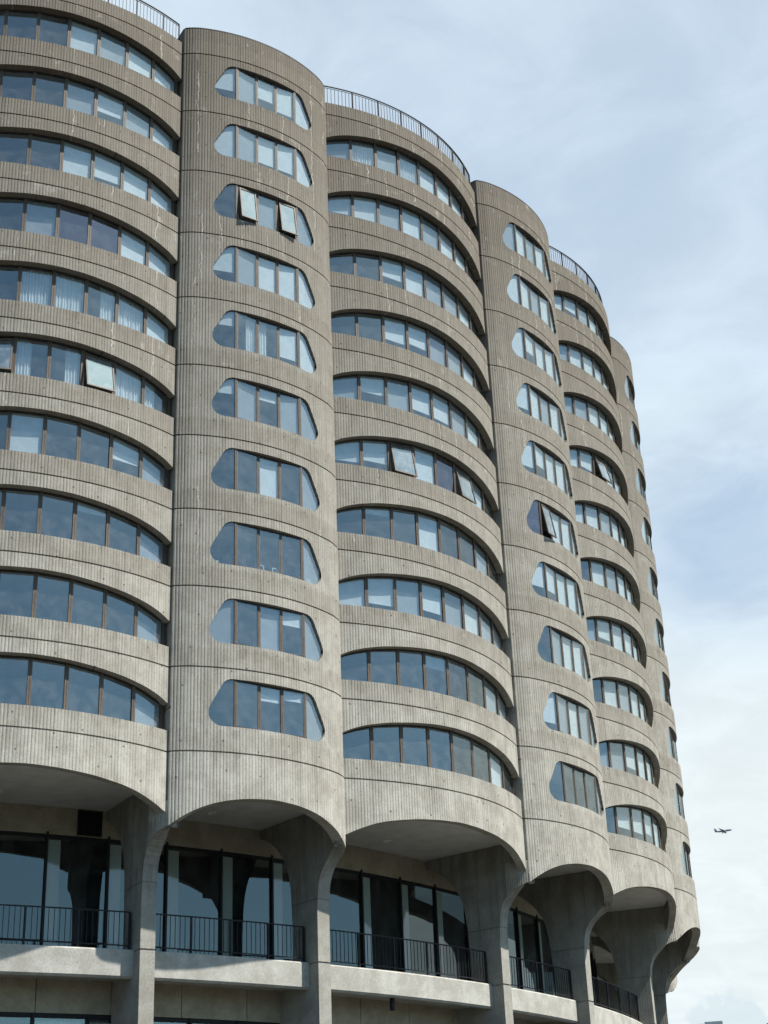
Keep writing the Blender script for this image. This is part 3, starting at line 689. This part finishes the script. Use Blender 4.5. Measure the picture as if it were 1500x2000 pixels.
# railings
mb = MB(); mb.box(-.009, .009, -.009, .009, 0, 1.0); ME_PK = mb.mesh('picket', M_BLK)
mb = MB(); mb.box(-.03, .03, -.03, .03, 0, 1.12); ME_PO = mb.mesh('post', M_BLK)
mb = MB(); mb.box(-.008, .008, -.008, .008, 0, .80); ME_PK2 = mb.mesh('roof_picket', M_BLK)
mb = MB(); mb.box(-.025, .025, -.025, .025, 0, 1.0); ME_PO2 = mb.mesh('roof_post', M_BLK)
def balcony_rail(k, typ):
    am = (SEAM_W if typ == 'W' else SEAM_N) - .0078; rr = 42.30; a = ang(k)
    mb = MB(); P = lambda r, q: (r * math.cos(q), r * math.sin(q))
    arc_wall(mb, rr - .025, rr + .025, 1.115, 1.15, -am, am, 10); mh = MB(); arc_wall(mh, rr - .015, rr + .015, .12, .15, -am, am, 10)
    rl = put('railing', None, bld, (0, 0, Z0 - 5.655), a); put('handrail', mb.mesh('handrail', M_BLK), rl); put('bottom_rail', mh.mesh('bottom_rail', M_BLK), rl)
    npost = 5 if typ == 'W' else 4
    for i in range(npost + 1):
        q = -am + 2 * am * i / npost; put('post', ME_PO, rl, (*P(rr, q), 0), q)
    n = int(2 * am * rr / .165)
    for i in range(1, n):
        q = -am + 2 * am * i / n
        if min(abs(q - (-am + 2 * am * p / npost)) for p in range(npost + 1)) * rr < .05: continue
        put('picket', ME_PK, rl, (*P(rr, q), .13), q)
def roof_rail(k):
    a = ang(k); z = Z0 + LEVELS * H + .62
    path = [(base_v('W', u) - .20, u) for u in np.linspace(-4.42, 4.42, 62)]
    mb = MB(); rl = put('roof_railing', None, bld, (0, 0, z), a)
    for nm_, hh, r_ in (('handrail', .99, .030), ('middle_rail', .90, .014), ('bottom_rail', .10, .018)):
        mb = MB(); mb.sweep([(*p, hh) for p in path], r_, 6); put(nm_, mb.mesh('roof_' + nm_, M_BLK), rl)
    for i, p in enumerate(path):
        if i % 8 == 0 or i == 61: put('post', ME_PO2, rl, (*p, 0))
        else: put('picket', ME_PK2, rl, (*p, .10))
for k, typ in BAYS:
    put('balcony_slab', ME_BS[typ], bld, (0, 0, Z0), ang(k))
    if -1 <= k <= 4: balcony_rail(k, typ)
for k in (-1, 1, 3): roof_rail(k)
# coping and low pipe on the narrow bay roofs
for k in (-2, 0, 2, 4, 6):
    P = [p for p in outline('N')]
    path = [(c[0] - c[2][0] * .05, c[1] - c[2][1] * .05, 1.24 + .045) for c in cN[::6]]
    mb = MB(); mb.sweep(path, .055, 6); put('coping', mb.mesh('coping', M_DBR), bld, (0, 0, Z0 + LEVELS * H), ang(k))
path = [(c[0] - c[2][0] * .25, c[1] - c[2][1] * .25) for c in cN[::6]]
mb = MB(); mb.sweep([(*p, 1.44) for p in path], .022, 6)
for p in path[::7]: mb.sweep([(*p, 1.2), (*p, 1.44)], .016, 5)
put('roof_pipe', mb.mesh('roof_pipe', M_BLK), bld, (0, 0, Z0 + LEVELS * H), ang(2))
# low storey under the balconies
mb = MB()
la = np.arange(A0, A1, .0575)
for i in range(len(la) - 1): arc_wall(mb, 40.65, 40.85, -7.32, -6.3, la[i] + .0003, la[i + 1] - .0003, 1)
put('lower_wall', mb.mesh('lower_wall', M_WALL), bld, (0, 0, Z0))
mb = MB(); arc_wall(mb, 40.55, 40.66, -7.32, -6.3, A0, A1, 60); put('joint_filler', mb.mesh('joint_filler', M_DBR), bld, (0, 0, Z0))
lf = put('lower_storefront', None, bld, (0, 0, Z0))
mb = MB(); arc_wall(mb, 40.66, 40.78, -7.44, -7.322, A0, A1, 60); put('head_bar', mb.mesh('lower_head', M_BLK), lf)
mb = MB(); arc_wall(mb, 40.66, 40.78, -10.6, -10.5, A0, A1, 60); put('sill_bar', mb.mesh('lower_sill', M_BLK), lf)
mb = MB(); mb.box(40.64, 40.83, -.035, .035, -10.55, -7.27); me1 = mb.mesh('lower_mullion', M_BLK)
me2 = chord_quad(40.70, .0414, -10.5, -7.44, M_GLS, 'lower_pane')
def curt(w_): 
    mb = MB(); n = 40
    p = [(40.45 + .02 * math.sin(i * 1.7), (-w_ / 2 + w_ * i / n)) for i in range(n + 1)]
    for i in range(n): mb.quad((*p[i], -10.4), (*p[i + 1], -10.4), (*p[i + 1], -7.5), (*p[i], -7.5))
    return mb.mesh('lower_curtain', M_CUR)
me3, me4 = curt(1.5), curt(.9)
q = ang(-1) - .0033 - .0414 * 6; i = 0
while q < ang(3):
    if q > A0:
        put('mullion', me1, lf, (0, 0, 0), q); put('pane', me2, lf, (0, 0, 0), q)
        if i % 4 != 2: put('curtain', me3 if i % 3 else me4, lf, (0, 0, 0), q + .02)
    q += .0414; i += 1
mb = MB(); arc_wall(mb, 40.6, 40.85, -Z0, -10.6, A0, A1, 60); put('plinth_wall', mb.mesh('plinth_wall', M_SLAB), bld, (0, 0, Z0))
# vent louvre on the wall behind the left balcony
la_ = ang(-1) + 3.30 / 39.75
mb = MB(); y0, y1, z0, z1 = -.41, .41, -1.66, -.84
mb.box(RB, RB + .05, y0, y0 + .05, z0, z1); mb.box(RB, RB + .05, y1 - .05, y1, z0, z1); mb.box(RB, RB + .05, y0, y1, z1 - .05, z1); mb.box(RB, RB + .05, y0, y1, z0, z0 + .05); mb.box(RB - .01, RB + .008, y0, y1, z0, z1)
lv = put('vent_louvre', mb.mesh('vent_louvre', M_BLK), bld, (0, 0, Z0), la_)
mb = MB(); mb.hexa([(RB + .01, -.36, 0), (RB + .05, -.36, -.035), (RB + .05, .36, -.035), (RB + .01, .36, 0)], [(RB + .01, -.36, .008), (RB + .05, -.36, -.027), (RB + .05, .36, -.027), (RB + .01, .36, .008)]); me = mb.mesh('slat', M_BLK)
for i in range(11): put('slat', me, lv, (0, 0, z0 + .09 + i * .064))
# recessed downlights in the balcony soffits
def disc(mb, c, r0, r1, z, n=20):
    for i in range(n):
        a_, b_ = 2 * math.pi * i / n, 2 * math.pi * (i + 1) / n
        mb.quad((c[0] + r0 * math.cos(a_), c[1] + r0 * math.sin(a_), z[0]), (c[0] + r0 * math.cos(b_), c[1] + r0 * math.sin(b_), z[0]), (c[0] + r1 * math.cos(b_), c[1] + r1 * math.sin(b_), z[1]), (c[0] + r1 * math.cos(a_), c[1] + r1 * math.sin(a_), z[1]))
for k in (-1, 0, 1, 2, 3):
    mb = MB(); c = (41.0, 0)
    disc(mb, c, .17, .13, (-.80, -.83)); disc(mb, c, .13, .12, (-.83, -.805)); disc(mb, c, .12, .0, (-.806, -.806))
    put('downlight', mb.mesh('downlight', M_WHT), bld, (0, 0, Z0), ang(k) + (.025 * DL if k == 1 else 0))
# pendant can lamps under the balcony slab
for i, k in enumerate((.894, 1.778)):
    mb = MB(); n = 20
    for (ra, za), (rb, zb) in (((.02, 0), (.085, -.01)), ((.085, -.01), (.085, -.40)), ((.085, -.40), (.072, -.40)), ((.072, -.40), (.072, -.36))): disc(mb, (0, 0), ra, rb, (za, zb), n)
    a_ = ang(k); o = put('pendant_lamp', mb.mesh('can_lamp', M_BLK), None, (CX + 42.1 * math.cos(a_), CY + 42.1 * math.sin(a_), Z0 - 6.465))
    g = MB(); disc(g, (0, 0), .072, .0, (-.375, -.375), n); put('lens', g.mesh('lens', M_WHT), o)
    thing(o, ('black cylinder lamp hanging under the middle balcony slab' if i == 0 else 'black cylinder lamp beside the pier under the right balcony slab'), 'lamp', 'can lamps under the balcony slabs')
# roof floodlight box
mb = MB(); mb.box(-.12, .12, -.22, .22, 0, .16); mb.box(-.03, .03, -.26, -.22, -.05, .12); mb.box(-.03, .03, .22, .26, -.05, .12); mb.box(-.10, .10, .30, .42, 0, .12)
o = put('floodlight', mb.mesh('floodlight', M_BLK), None, (0, 0, 0), ang(3))
u_ = -2.4; v_ = base_v('W', u_) - .30
o.location = (CX + v_ * math.cos(ang(3)) - u_ * math.sin(ang(3)), CY + v_ * math.sin(ang(3)) + u_ * math.cos(ang(3)), Z0 + 27.5 + .64)
thing(o, 'small black floodlight box on the roof parapet behind the right railing', 'floodlight')

# ------------------------------------------------------------------ things on window sills (narrow bay, third storey up)
def sill_loc(k, lev, u, v=None, z=.862):
    v = vend(u) - .16 if v is None else v
    a = ang(k); return (CX + v * math.cos(a) - u * math.sin(a), CY + v * math.sin(a) + u * math.cos(a), Z0 + lev * H + z)
mb = MB(); n = 16
disc(mb, (0, 0), .0, .06, (0, 0), n); disc(mb, (0, 0), .06, .085, (0, .17), n); disc(mb, (0, 0), .085, .075, (.17, .17), n); disc(mb, (0, 0), .075, 0, (.15, .15), n)
pp = bpy.data.objects.new('potted_plant', None); COL.objects.link(pp); pp.location = sill_loc(0, 2, -1.86); pp.rotation_euler = (0, 0, ang(0))
put('pot', mb.mesh('pot', M_WHT), pp)
mb = MB(); rg = random.Random(5)
for i in range(70):
    a_, e = rg.uniform(0, 6.28), rg.uniform(.2, 1.5); l = rg.uniform(.12, .26); c = Vector((.06 * math.cos(a_), math.cos(a_ + 1.2) * .05, .17))
    tip = c + Vector((math.cos(a_) * math.cos(e) * .35, math.sin(a_) * math.cos(e), math.sin(e) * .85)) * l; sd = Vector((-math.sin(a_), math.cos(a_), .2)) * .022; md = (c + tip) / 2 + Vector((0, 0, .02))
    mb.poly([tuple(c), tuple(md + sd), tuple(tip), tuple(md - sd)])
put('leaves', mb.mesh('leaves', M_LEAF), pp); thing(pp, 'bushy green plant in a white pot behind the curved left pane', 'plant')
def frame_obj(u, lab):
    mb = MB(); w_, h_ = .19, .21
    mb.box(-.01, .01, -w_ / 2, -w_ / 2 + .03, 0, h_); mb.box(-.01, .01, w_ / 2 - .03, w_ / 2, 0, h_); mb.box(-.01, .01, -w_ / 2 + .03, w_ / 2 - .03, 0, .03); mb.box(-.01, .01, -w_ / 2 + .03, w_ / 2 - .03, h_ - .03, h_)
    o = put('picture_frame', mb.mesh('picture_frame', M_WHT), None, sill_loc(0, 2, u, NV - .10, .932), ang(0))
    g = MB(); g.box(-.004, .004, -.065, .065, .03, h_ - .03); put('picture', g.mesh('picture', M_DRK), o); thing(o, lab, 'picture frame', 'picture frames on the window sill')
frame_obj(-.26, 'small white picture frame on the sill, the left of the two in the centre pane')
frame_obj(.25, 'small white picture frame on the sill, the right of the two in the centre pane')
def figurine(name, u, h, r, lab, cat, v=None, z=.87):
    mb = MB(); pr = [(0, 0), (r, 0), (r, .12 * h), (r * .45, .3 * h), (r * .8, .5 * h), (r * .7, .68 * h), (r * .3, .74 * h), (r * .42, .88 * h), (0, h)]
    for (a_, b_), (c, d) in zip(pr, pr[1:]): disc(mb, (0, 0), a_, c, (b_, d), 12)
    o = put(name, mb.mesh(name, M_WHT), None, sill_loc(0, 2, u, v, z), ang(0)); thing(o, lab, cat)
figurine('vase', -1.63, .11, .035, 'low white vase right beside the potted plant on the sill', 'vase')
figurine('figurine', -1.52, .10, .03, 'short white figurine between two white ornaments on the left sill', 'figurine')
figurine('ornament', -1.42, .13, .032, 'white ornament next to the brown mullion on the left sill', 'ornament')
figurine('figurine', .0, .07, .03, 'tiny white figurine between the two picture frames', 'figurine', z=.935)
mb = MB()
for i, (y, h, t_) in enumerate(((0, .24, .03), (.04, .20, .035), (.085, .22, .03), (.13, .17, .05), (.19, .19, .03), (.23, .15, .04))): mb.box(-.06, .06, y, y + t_, 0, h)
o = put('books', mb.mesh('books', M_WHT), None, sill_loc(0, 2, 1.42, vend(1.66) - .10, .875), ang(0)); thing(o, 'row of white books standing behind the curved right pane', 'books')

# ------------------------------------------------------------------ distant tower and aircraft
m, t, b = newmat('far_cladding', .6, (.18, .22, .25)); speckle(t, b, (.16, .20, .225), .12, .4); M_FAR = m
m, t, b = newmat('far_panel', .6, (.3, .34, .36)); speckle(t, b, (.27, .31, .335), .1, .4); M_FARL = m
def far_pt(px, D):
    d = _fw * FPX + _rt * (px - 750) - _up * (1990 - 1000); h = math.hypot(d.x, d.y); return d.x / h * D, d.y / h * D
D = 420.; x0, y0 = far_pt(1374, D); hz_ = EYE + D * math.tan(R(6.70))
tw = bpy.data.objects.new('distant_tower', None); COL.objects.link(tw); tw.location = (x0, y0, 0); tw.rotation_euler = (0, 0, R(-10.3))
thing(tw, 'grey distant tower top with two rooftop plant boxes low at the right', 'building')
mb = MB(); mb.box(-6.5, 6.5, -1, 13, 0, hz_ - 3.0)
put('shaft', mb.mesh('shaft', M_FAR), tw)
mb = MB(); mb.box(-4.6, .1, 0, 9, hz_ - 3.0, hz_ - .75); put('plant_room', mb.mesh('plant_room', M_FAR), tw)
mb = MB(); mb.box(.15, 4.6, -.5, 9, hz_ - 3.0, hz_ - .35); put('plant_room', mb.mesh('plant_room_pale', M_FARL), tw)
mb = MB(); mb.box(-.6, .6, -1.06, -1.0, 0, 1.6); me = mb.mesh('far_window', M_DRK)
for i in range(6):
    for j in range(10): put('window', me, tw, (-5 + 2 * i, 0, hz_ - 6.5 - 3.2 * j))
x0, y0 = far_pt(1510, 380.)
tr = bpy.data.objects.new('distant_tree', None); COL.objects.link(tr); tr.location = (x0, y0, 0)
thing(tr, 'dark treetop at the bottom right corner of the view', 'tree')
zt_ = EYE + 380 * math.tan(R(6.46)) + 0.2
mb = MB(); mb.sweep([(0, 0, 0), (.3, 0, zt_ * .5), (0, .2, zt_ * .9)], [1.0, .6, .15], 8); put('trunk', mb.mesh('trunk', M_DBR), tr)
mb = MB(); rg = random.Random(11)
for i in range(9000):
    z = zt_ - 14 * rg.random() ** 1.2; rad = 5.5 * math.sqrt(max(0, 1 - ((z - zt_ + 8) / 8.0) ** 2)) * (.55 + .45 * rg.random() ** .4); a_ = rg.uniform(0, 6.28)
    c = Vector((rad * math.cos(a_), rad * math.sin(a_), z)); d1 = Vector((rg.gauss(0, 1), rg.gauss(0, 1), rg.gauss(0, 1))).normalized() * .3; d2 = d1.cross(Vector((rg.gauss(0, 1), rg.gauss(0, 1), 1))).normalized() * .25
    mb.poly([tuple(c - d1), tuple(c + d2), tuple(c + d1), tuple(c - d2)])
put('crown', mb.mesh('crown', M_LEAF), tr, kind='stuff')

# airliner climbing to the right
m, t, b = newmat('airliner_paint', .35, (.10, .13, .16)); speckle(t, b, (.17, .22, .26), .1, .3); M_AIR = m
DA = 3300.; d = (_fw * FPX + _rt * (1413 - 750) - _up * (1623 - 1000)).normalized() * DA
pl = bpy.data.objects.new('airliner', None); COL.objects.link(pl)
pl.location = (d.x, d.y, d.z + EYE)
fwd = (_rt * .90 + _up * .22 - _fw * .30).normalized(); side = fwd.cross(Vector((0, 0, 1))).normalized(); side = (side + Vector((0, 0, .10))).normalized(); upv = side.cross(fwd).normalized()
Mp = Matrix((fwd, -side, upv)).transposed().to_4x4(); Mp.translation = pl.location; pl.matrix_world = Mp
thing(pl, 'dark twin-engine passenger airliner climbing through the pale sky', 'airplane')
mb = MB(); mb.sweep([(-18, 0, 1.4), (-15, 0, .9), (-9, 0, .2), (0, 0, 0), (10, 0, 0), (14.5, 0, -.1), (16.6, 0, -.4), (17.4, 0, -.6)], [.25, .9, 1.8, 2.0, 2.0, 1.7, 1.0, .2], 14); put('fuselage', mb.mesh('fuselage', M_AIR, True), pl)
for s_ in (-1, 1):
    mb = MB(); mb.hexa([(5.5, 1.2 * s_, -.9), (-2.0, 1.2 * s_, -.9), (-7.2, 17 * s_, .9), (-5.2, 17 * s_, .9)], [(5.3, 1.2 * s_, -.3), (-2.0, 1.2 * s_, -.7), (-7.2, 17 * s_, 1.0), (-5.3, 17 * s_, 1.1)]); put('wing', mb.mesh('wing', M_AIR), pl)
    mb = MB(); mb.hexa([(-13, .6 * s_, 1.0), (-16.4, .6 * s_, 1.0), (-18.2, 6.2 * s_, 1.6), (-16.8, 6.2 * s_, 1.6)], [(-13, .6 * s_, 1.3), (-16.4, .6 * s_, 1.2), (-18.2, 6.2 * s_, 1.7), (-16.8, 6.2 * s_, 1.7)]); put('tailplane', mb.mesh('tailplane', M_AIR), pl)
    mb = MB(); mb.sweep([(5.0, 5.6 * s_, -2.3), (4.6, 5.6 * s_, -2.3), (2.0, 5.6 * s_, -2.3), (.4, 5.6 * s_, -2.2)], [1.15, 1.35, 1.25, .6], 12); mb.box(.5, 3.6, 5.5 * s_ - .1, 5.5 * s_ + .1, -1.6, -.4); put('engine', mb.mesh('engine', M_AIR), pl)
mb = MB(); mb.hexa([(-11.5, -.18, 1.4), (-16.5, -.12, 1.3), (-16.5, .12, 1.3), (-11.5, .18, 1.4)], [(-16.0, -.08, 8.0), (-18.6, -.08, 8.0), (-18.6, .08, 8.0), (-16.0, .08, 8.0)]); put('tail_fin', mb.mesh('tail_fin', M_AIR), pl)
